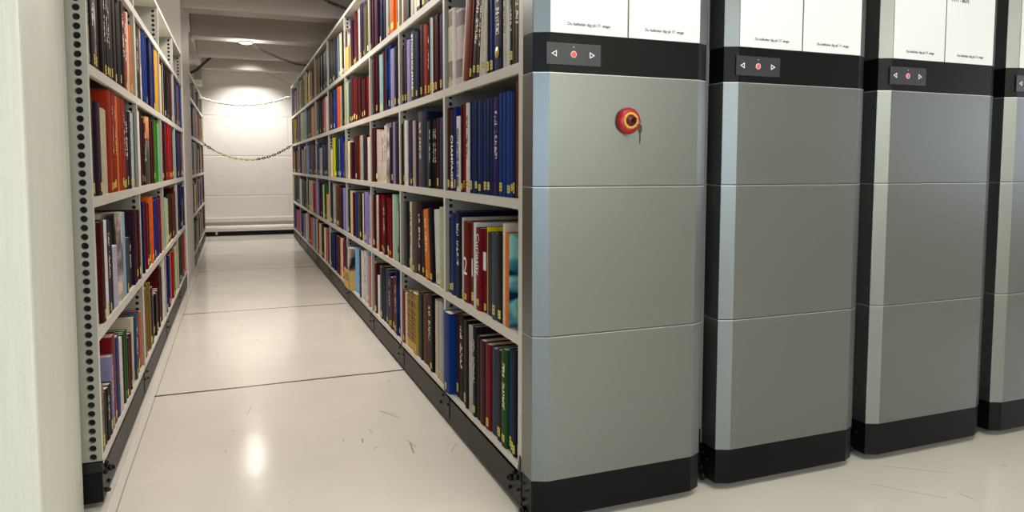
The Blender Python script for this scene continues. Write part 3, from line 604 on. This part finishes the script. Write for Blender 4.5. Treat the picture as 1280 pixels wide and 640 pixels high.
# red emergency key switch on the first unit
KX, KZ = .279, 1.125
ks = empty('key_switch', (KX, 0, KZ)); ks.parent = u1; ks['label'] = 'red round key switch with yellow ring'
bm = BM(); add_lathe(bm, (0, 0, 0), (0, -1, 0), [(.033, 0), (.0365, .002), (.037, .007), (.035, .012), (.030, .017), (.0235, .020), (.0225, .019)], 48); obj('red_housing', bm, M['red'], ks)
bm = BM(); add_lathe(bm, (0, 0, 0), (0, -1, 0), [(.0235, .018), (.0235, .021), (.016, .0214), (.016, .018)], 48); obj('yellow_ring', bm, M['yellow'], ks)
bm = BM(); add_lathe(bm, (0, 0, 0), (0, -1, 0), [(.0161, .017), (.0158, .0205), (.008, .021), (.0072, .024), (0, .024)], 40); obj('lock_core', bm, M['darkred'], ks)
bm = BM()
add_box(bm, -.001, -.034, -.0035, .001, -.0235, .0035)
add_lathe(bm, (0, -.040, 0), (1, 0, 0), [(.003, -.0012), (.009, -.0012), (.009, .0012), (.003, .0012), (.003, -.0012)], 20)
# key ring and a second key hanging from it
pts = [(math.cos(t)*.009+.008, -.042, math.sin(t)*.009-.004) for t in [2*PI*i/20 for i in range(21)]]
add_tube(bm, pts, .0007, 6)
def flat(bm, P, y0, y1):
    a = [bm.verts.new((x, y0, z)) for x, z in P]; b = [bm.verts.new((x, y1, z)) for x, z in P]
    bm.faces.new(a); bm.faces.new(b[::-1])
    for k in range(len(P)): bm.faces.new((a[k], a[(k+1) % len(P)], b[(k+1) % len(P)], b[k]))
flat(bm, [(.012, -.012), (.019, -.012), (.022, -.02), (.0215, -.03), (.0175, -.036), (.0168, -.062), (.0148, -.064), (.0138, -.058), (.0135, -.036), (.0095, -.03), (.009, -.02)], -.043, -.0415)
obj('key', bm, M['chrome'], ks)

# paper signs over the control bands
FOOT = 'Du befinder dig på 17. etage'
place = ['left-hand', 'right-hand']
un = ['on the unit with the red key switch', 'on the second grey unit from the left', 'on the third grey unit from the left', 'on the grey unit at the right edge']
for i, ux in enumerate((0, .614, 1.229, 1.8415)):
    for k, (a, b) in enumerate(((.0415, .2745), (.2795, .5135))):
        z0, z1 = 1.3535, 1.685
        s = boxobj('paper_sign', ux+a, -.0022, z0, ux+b, -.0006, z1, M['paper'], None, .0004)
        if i == 2 and k == 1:
            lb = 'white paper sign headed 1171 - 8675 over a small footer line'
            t_ = text('heading_text', '1171 - 8675', .0175, (ux+.3405, -.0026, 1.5625), (PI/2, 0, 0), M['ink'], s, bold=.0003)
        else: lb = '%s white paper sign %s' % (place[k], un[i])
        tag(s, lb, 'sign', 'paper signs on the shelving ends')
        dx = {0: 0, 1: .004, 2: .006, 3: 0}[i]
        text('footer_text', FOOT, .0113, (ux+(a+b)/2+dx-.002, -.0026, 1.3785), (PI/2, 0, 0), M['ink'], s, bold=.0001)

# left racks
XLF = -1.123
def left_rack(ys, yend, label, name='shelving_unit'):
    root = empty(name, (XLF-W, 0, 0)); rack(root, ys, yend, 1.87, [SZ[i] for i in (1, 2, 3, 4, 5)], (W, 1)); tag(root, label, 'shelving unit'); return root
YL = [.571, 1.64, 2.70, 3.70]; YLE = 4.585
YL2 = [5.70, 6.66, 7.62]; YLE2 = 8.58
l1 = left_rack(YL, YLE, 'tall cream metal shelving unit with perforated upright beside the white pillar')
l2 = left_rack(YL2, YLE2, 'cream shelving unit standing beyond the far pillar on the left')
boxobj('base_cover', .0, -.004+.571, .018, W, .5705, .105, M['plastic'], l1, .001)
boxobj('base_cover', .0, -.003+.571, .107, W, .5705, .137, M['rail'], l1, .001)
bolt(l1, W, 1, .66, .083, .0105, .02, 20, 'knob')
for y_, z_, r_ in ((.615, .118, .008), (.598, .095, .007), (.625, .03, .007), (.595, .045, .006)): bolt(l1, W, 1, y_, z_, r_, .011)
# floor rail lips beside the left racks
bm = BM(); add_box(bm, -1.118, .3, 0, -1.112, 8.9, .004); struct('trim_floor_rail', bm, M['cream'])

# ------------------------------------------------------------------ books
COL = dict(cream=(226,216,190), white=(232,230,226), pinkwhite=(224,206,206), rust=(166,74,44), maroon=(96,20,34), black=(24,22,26), charcoal=(48,46,50),
 royal=(34,76,170), navy=(28,44,80), olive=(118,112,50), teal=(30,104,112), blue=(36,72,150), red=(196,38,42), indigo=(52,50,120), cobalt=(22,84,176),
 brick=(150,50,42), crimson=(158,24,48), yellow=(226,206,84), charcoalgrey=(78,82,84), slategrey=(94,106,118), orange=(216,122,58), brown=(110,62,40),
 lightgrey=(186,184,180), slateblue=(66,84,122), green=(44,110,50), darkbrown=(58,34,28), lilac=(150,146,188), plum=(66,36,62), paleteal=(164,200,200),
 slate=(66,84,96), vermilion=(214,62,42), tan=(172,146,98), grey=(128,124,128), navyblue=(30,60,118), sage=(128,138,118), taupe=(124,110,98),
 blackgreen=(28,36,32), palegreen=(186,198,162), ochre=(216,176,92), darkgreen=(28,70,44), brickbrown=(134,58,40), salmon=(212,128,100), jade=(66,132,108),
 mint=(158,208,178), crimsonpink=(184,34,66), paleblue=(156,190,218), azure=(30,110,190), yellowgreen=(196,200,84), rose=(190,120,128), peach=(226,182,144),
 gold=(220,166,60), ecru=(202,194,172), coral=(220,92,66), orangered=(208,74,40), lightlilac=(190,190,212), denim=(70,104,148), brightgreen=(92,176,60))
WORD = dict(pinkwhite='pinkish white', charcoalgrey='charcoal grey', slategrey='slate grey', lightgrey='light grey', slateblue='slate blue', darkbrown='dark brown',
 paleteal='pale teal', navyblue='mid blue', blackgreen='blackish green', palegreen='pale green', darkgreen='dark green', brickbrown='brick brown',
 crimsonpink='crimson pink', paleblue='pale blue', yellowgreen='yellow green', orangered='orange red', lightlilac='pale lilac', brightgreen='bright green',
 cobalt='bright cobalt blue', royal='royal blue')
def ink(c):
    q = lin(COL[c]); m = sum(q)/3
    return tuple(max(.002, (m+(v-m)*1.1)*(.38 if m < .3 else .8)) for v in q)
def word(c): return WORD.get(c, c)
RND = ['maroon']*7+['black']*6+['plum']*5+['navy']*5+['charcoal']*1+['darkbrown']*4+['cream']*5+['white']*5+['pinkwhite']*3+['slateblue']*1+\
 ['brown', 'brown', 'crimson', 'crimson', 'blue', 'blue', 'navyblue', 'darkgreen', 'blackgreen', 'blackgreen', 'orange', 'rust', 'tan', 'taupe', 'taupe', 'lilac', 'paleblue', 'palegreen', 'olive', 'red', 'red', 'yellow', 'yellow', 'teal', 'crimson', 'ecru', 'indigo', 'salmon', 'gold', 'rose', 'orange', 'green', 'royal', 'royal']
bookroot = []
allb = []
def collect():
    for side, YS, END, faceX, nb in (('R', YR, YRE, 0, 9), ('L', YL, YLE, XLF, 4), ('M', YL2, YLE2, XLF, 3)):
        b = YS+[END-.024]
        for bay in range(1, nb+1):
            lo, hi = b[bay-1]+.0255, b[bay]-.0015
            for sh in range(1, 6):
                if side in 'LM' and sh == 5: continue
                if side == 'R' and sh == 5 and bay < 2: continue
                row = []
                key = '%s%d%d' % (side, bay, sh)
                for e in BOOK_ROWS.get(key, '').split('|'):
                    e = e.split()
                    if not e: continue
                    y0, y1, h = float(e[0]), float(e[1]), float(e[2])
                    st = e[4] if len(e) > 4 and e[4] != '-' else ''
                    ln = float(e[5]) if len(e) > 5 else 0
                    y0 = max(y0, lo); y1 = min(y1, hi)
                    if st == 'front': y1 = min(float(e[1]), hi); y0 = y1-.085
                    if row and y0 < row[-1][1]: y0 = row[-1][1]
                    if y1-y0 < .005: continue
                    row.append([y0, y1, h, e[3], st, ln])
                # fill what the rows leave free
                gaps = []; p = lo
                for r in row:
                    if r[0]-p > .03: gaps.append((p, r[0]))
                    p = r[1]
                if hi-p > .05: gaps.append((p, hi))
                elif hi-p > .012: row.append([p, hi, 0, random.choice(('maroon', 'black', 'plum', 'navy', 'darkbrown', 'charcoal')), '', 0])
                elif row: row[-1][1] = hi
                near = key in ('R11', 'R12', 'R13', 'R14')
                for ga, gb in gaps:
                    if near and (gb-ga < .15): continue
                    if side == 'L' and bay == 1 and ga < .8 and gb-ga < .12 and sh != 4: pass
                    y = ga
                    while y < gb-.008:
                        t = random.choice((.011, .014, .018, .022, .028, .034, .042, .05))
                        if y+t > gb: t = gb-y
                        row.append([y, y+t, 0, random.choice(RND), random.choice(('', '', '', '', 'title', 'block', 'picture')), 0]); y += t
                nr = []
                for r in row:
                    if key == 'R41' and r[1] > 3.15 and r[0] < 3.41: continue
                    if key == 'R45' and r[1] > 3.23: continue
                    T_ = r[1]-r[0]; k = 1 if T_ < .085 or r[4] in ('front', 'sunset') or r[3] == 'gold' else math.ceil(T_/.045)
                    for q in range(k):
                        nr.append([r[0]+T_*q/k, r[0]+T_*(q+1)/k]+r[2:])
                row = sorted(nr)
                base = random.uniform(.285, .315)
                for r in row:
                    if r[2] == 0: r[2] = min(base+random.uniform(-.03, .025), .335) if sh < 5 or side != 'R' else base+random.uniform(-.01, .05)
                    r[2] = min(r[2], .352)
                    allb.append(dict(side=side, bay=bay, sh=sh, y0=r[0], y1=r[1], h=r[2], c=r[3], st=r[4], lean=r[5], fx=faceX))
collect()
prev = None
for b in allb:
    b['px'] = 0
    s = 1 if b['side'] == 'R' else -1
    X = b['fx']+s*.018; z = SZ[b['sh']]
    zm = z+b['h']/2; ym = (b['y0']+b['y1'])/2
    ax, bx = proj((X, b['y0'], zm))[0], proj((X, b['y1'], zm))[0]; ay, by = proj((X, ym, z))[1], proj((X, ym, z+b['h']))[1]
    w = abs(min(max(ax, bx), 1280)-max(min(ax, bx), 0)); hh = max(0, min(max(ay, by), 640)-max(min(ay, by), 0))
    b['px'] = w*hh; b['hpx'] = abs(by-ay)
big = sorted(allb, key=lambda b: -b['px'])
keep = set(id(b) for b in big[:300])

ORD = ['first', 'second', 'third', 'fourth', 'fifth', 'sixth', 'seventh', 'eighth', 'ninth', 'tenth', 'eleventh', 'twelfth', 'thirteenth', 'fourteenth', 'fifteenth', 'sixteenth']
SHN = {1: 'bottom shelf', 2: 'second shelf up', 3: 'third shelf up', 4: 'fourth shelf up', 5: 'fifth shelf up'}
BAYN = ['nearest', 'second', 'third', 'fourth', 'fifth', 'sixth', 'seventh', 'eighth', 'ninth']
SIDEN = {'R': 'right rack', 'L': 'left rack', 'M': 'far left rack'}
# the count of each colour runs from the camera away along the shelf
cnt = {}
for b in sorted(allb, key=lambda b: b['y0']):
    k = (b['side'], b['bay'], b['sh'], b['c']); cnt[k] = cnt.get(k, 0)+1; b['n'] = cnt[k]
for b in allb: b['of'] = cnt[(b['side'], b['bay'], b['sh'], b['c'])]

def book_shape(bm, t, h, d, hard):
    """cover as a folded case: rounded spine and two boards"""
    bt = min(.0028 if hard else .0012, t*.2); k = 5; r = min(t*.22, .006)
    outer = [(d, -t/2)]
    for i in range(k+1):
        a = -PI/2*(1-i/k*2)                      # -90..90
        outer.append((r-r*math.cos(a), t/2*math.sin(a)))
    outer.append((d, t/2))
    inner = [(d, t/2-bt)]+[(r-(r-bt)*math.cos(a)+bt*.3, (t/2-bt)*math.sin(a)) for a in (PI/2, PI/4, 0, -PI/4, -PI/2)]+[(d, -t/2+bt)]
    lo = [bm.verts.new((x, y, 0)) for x, y in outer+inner]; hi = [bm.verts.new((x, y, h)) for x, y in outer+inner]
    n = len(lo); no = len(outer)
    for i in range(n):
        f = bm.faces.new((lo[i], lo[(i+1) % n], hi[(i+1) % n], hi[i]))
    for L, fl in ((lo, True), (hi, False)):
        f = bm.faces.new(L[::-1] if fl else L)
    return bt
STY = {'': 1, 'title': .8, 'dark': .6, 'block': .4, 'picture': .2, 'dots': .6}
LIGHT = ('cream', 'white', 'pinkwhite', 'yellow', 'lightgrey', 'tan', 'palegreen', 'ochre', 'mint', 'peach', 'ecru', 'paleteal', 'paleblue', 'gold', 'lightlilac', 'sage')
GROUPS = {}
def make_book(b):
    t = b['y1']-b['y0']-.0006; h = b['h']; d = min(.255, max(.17, h*.72+random.uniform(-.02, .02)))
    hard = b['c'] not in LIGHT or random.random() < .4
    s = 1 if b['side'] == 'R' else -1
    st = b['st']
    bm = BM(); bt = book_shape(bm, t, h, d, hard)
    o = obj('book', bm, M['sunset'] if st == 'sunset' else M['book'])
    flush = b['c'] in ('navy', 'blue', 'indigo', 'cobalt', 'orangered') and b['bay'] == 1
    dx = .006+(0 if flush else random.uniform(-.004, .007))
    if st == 'front': dx = -.014
    o.location = (b['fx']+s*dx, (b['y0']+b['y1'])/2, SZ[b['sh']]+.0008)
    rz = 0 if s == 1 else PI
    o.rotation_euler = (0, 0, rz)
    if b['lean']:
        a = math.radians(b['lean']*1.25)*(1 if s == 1 else -1)
        o.rotation_euler = (a, 0, rz); o.location.z += math.sin(abs(a))*t/2
    c = ink(b['c']); j = random.uniform(.9, 1.1)
    al = STY.get(st, 1)
    if st == '' and b['h'] and random.random() < .15: al = .6 if b['c'] in LIGHT else .8
    if st == 'dots': al = .6 if b['c'] in LIGHT else .8
    o.color = (*[min(1, v*j) for v in c], al)
    if b['hpx'] > 45:
        g = .003 if hard else .0005
        bm = BM(); add_box(bm, .005, -t/2+bt, g, d-g-.001, t/2-bt, h-g); obj('page_block', bm, M['page'], o)
    if b['hpx'] > 60 and t > .008 and st not in ('sunset', 'tanbox') and random.random() < .62:
        zl = random.uniform(.008, .02); lh = random.uniform(.02, .032); w = min(t*.75, .022)
        bm = BM(); r = min(t*.22, .006)
        n = 6; ys = [-w/2+w*i/n for i in range(n+1)]
        def sx(y): return r-r*math.sqrt(max(0, 1-(2*y/t)**2))-.0007
        lo = [bm.verts.new((sx(y), y, zl)) for y in ys]; hi = [bm.verts.new((sx(y), y, zl+lh)) for y in ys]
        lo2 = [bm.verts.new((sx(y)+.0012, y, zl)) for y in ys]; hi2 = [bm.verts.new((sx(y)+.0012, y, zl+lh)) for y in ys]
        for i in range(n):
            bm.faces.new((lo[i], lo[i+1], hi[i+1], hi[i])); bm.faces.new((lo2[i], lo2[i+1], hi2[i+1], hi2[i]))
            bm.faces.new((hi[i], hi[i+1], hi2[i+1], hi2[i])); bm.faces.new((lo[i], lo[i+1], lo2[i+1], lo2[i]))
        obj('call_number_label', bm, M['label'], o)
    def spine_text(body, size, z, m, bold=.0, sx=1, x=-.0011, y=0):
        # reads from top to bottom along the spine
        e = text('spine_title', body, size, (x, y, z), (0, 0, 0), m, o, bold=bold)
        # letters' right runs down (-z), letters' up runs away from the camera's reading side
        R = Matrix(((0, 0, -1), (0, -1, 0), (-1, 0, 0)))
        e.rotation_euler = R.to_euler(); e.scale = (sx, 1, 1)
        return e
    def spine_up(body, size, z, m, bold=0):
        e = text('spine_number', body, size, (-.0011, 0, z), (0, 0, 0), m, o, bold=bold)
        R = Matrix(((0, 0, -1), (-1, 0, 0), (0, 1, 0))); e.rotation_euler = R.to_euler()
        return e
    lab = None
    if st == 'CHAMPAGNE': spine_text('CHAMPAGNE', .036, h*.36, M['white'], .0008, .9); lab = 'black book lettered CHAMPAGNE'
    if st == 'WALK': spine_text('WALK ON THE WILD SIDE', .028, h*.46, M['ink'], .001, .62); lab = 'book lettered WALK ON THE WILD SIDE'
    if st == 'STOCKHOLM': spine_text('STOCKHOLMARE', .036, h*.56, M['white'], .001, .86); lab = 'dark slate book lettered STOCKHOLMARE'
    if st == 'CURIOSITY': spine_text('Curiosity', .042, h*.68, M['white'], 0, .9); lab = 'crimson book lettered Curiosity'
    if st == 'EUK': spine_text('EUKARNOV', .046, h*.6, M['ink'], 0, .95, x=-.002)
    if st in ('ONE', 'TWO'):
        spine_up('1' if st == 'ONE' else '2', .09, h*.44, M['white'], .0002)
        lab = 'brick red volume numbered %s' % ('1' if st == 'ONE' else '2')
    if st == 'label':
        bm = BM(); add_box(bm, -.001, -t*.4, .14, .002, t*.4, .2); obj('white_sticker', bm, M['paper'], o)
    if st == 'TEAL':
        boxobj('picture_cover', .002, -t/2-.0006, .002, d-.001, -t/2, h-.002, M['teal'], o)
    if b['c'] == 'tan' and b['sh'] == 2 and b['bay'] == 2 and s == 1:
        spine_text('MATERNITY', .03, h*.62, M['ink'], 0, .95); lab = 'tan book lettered MATERNITY'
    if b['c'] == 'navy' and b['sh'] == 4 and b['bay'] == 1 and s == 1:
        bm = BM(); add_lathe(bm, (-.0003, 0, .055), (-1, 0, 0), [(.0, 0), (.017, 0), (.017, .001), (.0, .0012)], 28); obj('gold_seal', bm, M['gold'], o)
    w = word(b['c']); sz = 'thin' if t < .017 else ('thick' if t > .036 else '')
    where = '%s, %s bay of %s' % (SHN[b['sh']], BAYN[b['bay']-1], SIDEN[b['side']])
    if lab: L = '%s, %s' % (lab, where)
    elif b['of'] == 1: L = '%s book, the only one so coloured, %s' % (w, where)
    else:
        L = '%s book, %s such counted from the camera, %s' % (w, ORD[b['n']-1], where)
        if len(L.split()) > 16: L = '%s book, %s such from camera, %s' % (w, ORD[b['n']-1], where)
    tag(o, ' '.join(L.split()), 'book', 'books on the %s of the %s' % (SHN[b['sh']], SIDEN[b['side']]))
    return o

rest = []
for b in allb:
    if b['st'] == 'tanbox': b['c'] = 'black'
    if id(b) in keep: make_book(b)
    else: rest.append(b)
# the remaining far and thin spines, one mass
bm = BM(); cl = []
pc = lin((206, 196, 172))
for b in rest:
    s = 1 if b['side'] == 'R' else -1
    d = random.uniform(.18, .25); dx = .007+random.uniform(-.004, .01); z = SZ[b['sh']]+.001; t = b['y1']-b['y0']
    xa, xb = b['fx']+s*dx, b['fx']+s*(dx+d)
    c = ink(b['c']); j = random.uniform(.8, 1.15); mm = sum(c)/3; c = tuple(min(1, max(.002, mm+(v-mm)*1.45)*j) for v in c)
    n0 = len(bm.faces)
    add_box(bm, min(xa, xb), b['y0']+.0004, z, max(xa, xb), b['y1']-.0004, z+b['h']-.003); cl += [c]*6
    # boards rise 3 mm past the pages
    for ya, yb in ((b['y0']+.0004, b['y0']+.0022), (b['y1']-.0022, b['y1']-.0004)):
        add_box(bm, min(xa, xb), ya, z+b['h']-.003, max(xa, xb), yb, z+b['h']); cl += [c]*6
    cl[-17] = pc
    if b['st'] == 'block' or random.random() < .35:
        lc = lin((232, 218, 110)) if random.random() < .7 else lin((236, 232, 224))
        e = .0007; q0 = xa-s*e; q1 = xa+s*.001
        zl = z+random.uniform(.01, .025); add_box(bm, min(q0, q1), b['y0']+t*.15, zl, max(q0, q1), b['y1']-t*.15, zl+.03); cl += [lc]*6
me = bpy.data.meshes.new('distant_books'); bm.to_mesh(me); bm.free(); me.materials.append(M['books'])
at = me.color_attributes.new('tint', 'FLOAT_COLOR', 'CORNER')
buf = []
for p in me.polygons: buf += list((*cl[p.index], 1))*p.loop_total
at.data.foreach_set('color', buf)
o = bpy.data.objects.new('distant_books', me); C.objects.link(o); o['kind'] = 'stuff'
tag(o, 'mass of thin distant book spines filling the far bays along the aisle', 'books')

# the tan box with 115 printed on it, jutting out at the foot of the right rack
def tan_box(y0, y1, z0, h, xf, num, label):
    bm = BM(); X0, X1 = xf, xf+.2; zt = z0+h
    add_box(bm, X0, y0, z0, X1, y1, z0+.004); add_box(bm, X0, y0, z0, X0+.004, y1, zt)
    add_box(bm, X1-.004, y0, z0, X1, y1, zt); add_box(bm, X0, y0, z0, X1, y0+.004, zt); add_box(bm, X0, y1-.004, z0, X1, y1, zt)
    o = obj('magazine_file', bm, M['tan'], None, .001)
    if num:
        R = Matrix(((0, 0, -1), (-1, 0, 0), (0, 1, 0)))
        e = text('number_text', num, .075, (X0-.001, (y0+y1)/2, z0+h*.62), (0, 0, 0), M['ink'], o, bold=.0012, sx=1.45); e.rotation_euler = R.to_euler()
    tag(o, label, 'file box')
    bm = BM(); add_box(bm, X0+.008, y0+.008, z0+.005, X1-.008, (y0+y1)/2, z0+.29)
    k = obj('magazine', bm, M['book'], None, .001); k.color = (*lin((28, 26, 32)), .2)
    tag(k, 'dark picture magazine standing in the %s' % ('cardboard file marked 115' if num else 'cardboard file on the fifth shelf'), 'magazine')
    bm = BM(); add_box(bm, X0+.008, (y0+y1)/2+.002, z0+.005, X1-.008, y1-.008, z0+.28)
    k = obj('magazine', bm, M['book'], None, .001); k.color = (*lin((40, 34, 36)), 1)
    tag(k, 'plain black magazine standing in the %s' % ('cardboard file marked 115' if num else 'cardboard file on the fifth shelf'), 'magazine')
    return o
tan_box(3.17, 3.40, .141, .135, -.03, '115', 'tan cardboard file marked 115 on the bottom shelf of the right rack')
tan_box(3.25, 3.43, SZ[5]+.001, .16, .0, None, 'tan cardboard file on the fifth shelf of the right rack, near the ceiling')

# ------------------------------------------------------------------ aisle end: chains, cables, pipe, lamp
def catenary(p0, p1, sag, n):
    p0, p1 = Vector(p0), Vector(p1)
    return [p0.lerp(p1, i/n)-Vector((0, 0, sag*4*(i/n)*(1-i/n))) for i in range(n+1)]
def chain(p0, p1, sag, step, r, pick, mats, label):
    pts = catenary(p0, p1, sag, 400)
    acc = 0; out = [pts[0]]
    for a, b in zip(pts, pts[1:]):
        acc += (b-a).length
        if acc >= step: out.append(b); acc = 0
    bm = BM()
    for i in range(len(out)-1):
        a, b = out[i], out[i+1]; mid = (a+b)/2; d = (b-a).normalized()
        side = Vector((0, 1, 0)) if i % 2 else d.cross(Vector((0, 1, 0))).normalized()
        L = step*.72; Wd = step*.36; loop = []
        for k in range(13):
            t = 2*PI*k/12; loop.append(mid+d*math.cos(t)*L+side*math.sin(t)*Wd)
        add_tube(bm, loop, r, 6, pick(i, len(out)))
    return tag(obj('barrier_chain', bm, mats), label, 'chain')
chain((-1.123, 8.5, 1.875), (-.002, 8.5, 1.945), .105, .034, .0055, lambda i, n: 0, [M['chainw']], 'upper white plastic chain sagging across the far end of the aisle')
chain((-1.123, 8.5, 1.285), (-.002, 8.5, 1.275), .205, .034, .0055, lambda i, n: (1 if (i//4) % 2 == 0 and i < n*.12 else 0) if i < n*.55 else 1, [M['chainy'], M['chaink']],
      'lower yellow and black plastic chain sagging across the end of the aisle')
def coil(pts, r, turns, rc, label):
    P = [Vector(p) for p in pts]; n = turns*12; out = []
    for i in range(n+1):
        u = i/n*(len(P)-1); k = min(int(u), len(P)-2); c = P[k].lerp(P[k+1], u-k); d = (P[k+1]-P[k]).normalized()
        a = d.orthogonal().normalized(); b = d.cross(a); t = 2*PI*i/12
        out.append(c+(a*math.cos(t)+b*math.sin(t))*r)
    bm = BM(); add_tube(bm, out, rc, 6); return tag(obj('spiral_cable', bm, M['cable']), label, 'cable')
coil([(-.52, 6.5, 2.29), (-.417, 6.5, 2.232), (-.254, 6.5, 2.164), (-.087, 6.5, 2.112), (.04, 6.5, 2.10), (.2, 6.5, 2.085)], .012, 40, .0036, 'spiral cable sagging from beside the ceiling lamp onto the right rack')
coil([(-.16, 4.6, 2.50), (.034, 4.6, 2.398), (.134, 4.6, 2.366), (.26, 4.6, 2.325), (.32, 4.6, 2.08)], .012, 30, .0036, 'spiral cable hanging above the middle of the right rack')
bm = BM(); add_tube(bm, [(-.47, 9.146, 2.45), (-.405, 9.146, 2.379), (-.266, 9.146, 2.307), (-.104, 9.146, 2.235), (.071, 9.146, 2.163), (.3, 9.146, 2.09)], .006, 8)
tag(obj('thin_cable', bm, M['cream']), 'thin pale cable sloping down the far wall above the right rack', 'cable')
bm = BM(); add_tube(bm, [(-1.5, 8.2, 2.06), (-1.245, 8.2, 2.158), (-1.17, 8.2, 2.197), (-1.007, 8.2, 2.356), (-.80, 8.2, 2.55), (-.72, 8.2, 2.62), (-.72, 8.2, 2.78)], .017, 14)
tag(obj('sprinkler_pipe', bm, M['redpipe']), 'dark red pipe under the ceiling above the far left rack', 'pipe')
bx = boxobj('junction_box', -1.235, 8.82, 2.075, -1.131, 8.98, 2.155, M['wall'], None, .01)
boxobj('duct', -1.225, 8.84, 2.155, -1.13, 8.96, 2.34, M['racksheet'], bx)
tag(bx, 'white box hanging under the beam at the far left end of the aisle', 'box')
# ceiling lamp
LX, LY, LZ = -.60, 6.45, 2.30
lr = empty('ceiling_lamp', (LX, LY, LZ)); tag(lr, 'small round ceiling lamp glowing over the aisle before the far wall', 'lamp')
bm = BM(); add_lathe(bm, (0, 0, 0), (0, 0, 1), [(.058, .0), (.072, .0), (.075, .012), (.03, .016), (0, .016)], 32); obj('housing', bm, M['wall'], lr)
bm = BM(); add_lathe(bm, (0, 0, .001), (0, 0, -1), [(.058, 0), (.05, .008), (0, .012)], 32); obj('lamp_glass', bm, M['lamp'], lr)

# ------------------------------------------------------------------ light
def light(kind, loc, power, col, size=None, rot=None, aim=None, sy=None, angle=None, blend=.6, radius=.05, name='light'):
    l = bpy.data.lights.new(name, kind); l.energy = power; l.color = col
    o = bpy.data.objects.new(name, l); C.objects.link(o); o.location = loc
    if kind == 'AREA':
        l.shape = 'RECTANGLE'; l.size = size; l.size_y = sy or size
    if kind == 'SPOT':
        l.spot_size = angle; l.spot_blend = blend; l.shadow_soft_size = radius
    if kind == 'POINT': l.shadow_soft_size = radius
    if aim: o.rotation_euler = (Vector(aim)-Vector(loc)).to_track_quat('-Z', 'Y').to_euler()
    elif rot: o.rotation_euler = rot
    return o
WARM = (1, .9, .78); NEUT = (1, .985, .93); COOL = (.74, .86, 1); GREEN = (.86, 1, .70)
light('SPOT', (-.52, 8.52, 2.66), 190, (1, .97, .92), aim=(-.52, 8.56, 1.6), angle=math.radians(104), blend=.7, radius=.06, name='wall_downlight')
light('POINT', (LX, LY, LZ-.08), 6, (1, .92, .84), radius=.07, name='aisle_lamp')
for y, p in ((1.5, 22), (3.2, 30)): light('AREA', (-.55, y, 2.42), p, (1, .93, .86), size=.5, sy=.5, rot=(0, 0, 0), name='aisle_fill')  # unseen fill lights added to brighten the aisle floor
light('POINT', (-.55, 2.5, 2.26), 22, (1, .93, .86), radius=.12, name='ceiling_fill')  # unseen fill added to lift the ceiling, no pendant hangs here
light('AREA', (.5, -1.1, 2.7), 30, NEUT, size=1.6, sy=.25, rot=(0, 0, 0), name='room_tube_a')
light('AREA', (2.8, -1.3, 2.7), 6, GREEN, size=2.4, sy=.25, rot=(0, 0, 0), name='room_tube_b')
light('AREA', (1.6, -4.9, 2.25), 200, (.96, 1, .93), size=3.4, sy=.3, aim=(1.6, -6.2, 2.45), name='wall_wash_fill')  # added light washing the front wall so the upper panels reflect it
light('AREA', (-1.95, -6.19, 1.45), 80, (.64, .79, 1), size=3.0, sy=1.8, aim=(-1.95, 0, 1.45), name='window_daylight')

light('AREA', (7.09, -2.2, 1.5), 38, (.9, .9, 1), size=3.8, sy=1.5, aim=(0, -2.2, 1.5), name='side_window_daylight')
w = bpy.data.worlds.new('world'); S.world = w; w.use_nodes = True
w.node_tree.nodes['Background'].inputs[0].default_value = (.8, .88, 1, 1); w.node_tree.nodes['Background'].inputs[1].default_value = .5
S.view_settings.view_transform = 'Standard'; S.view_settings.look = 'None'
S.view_settings.exposure = 0; S.view_settings.gamma = 1; S.view_settings.use_curve_mapping = False
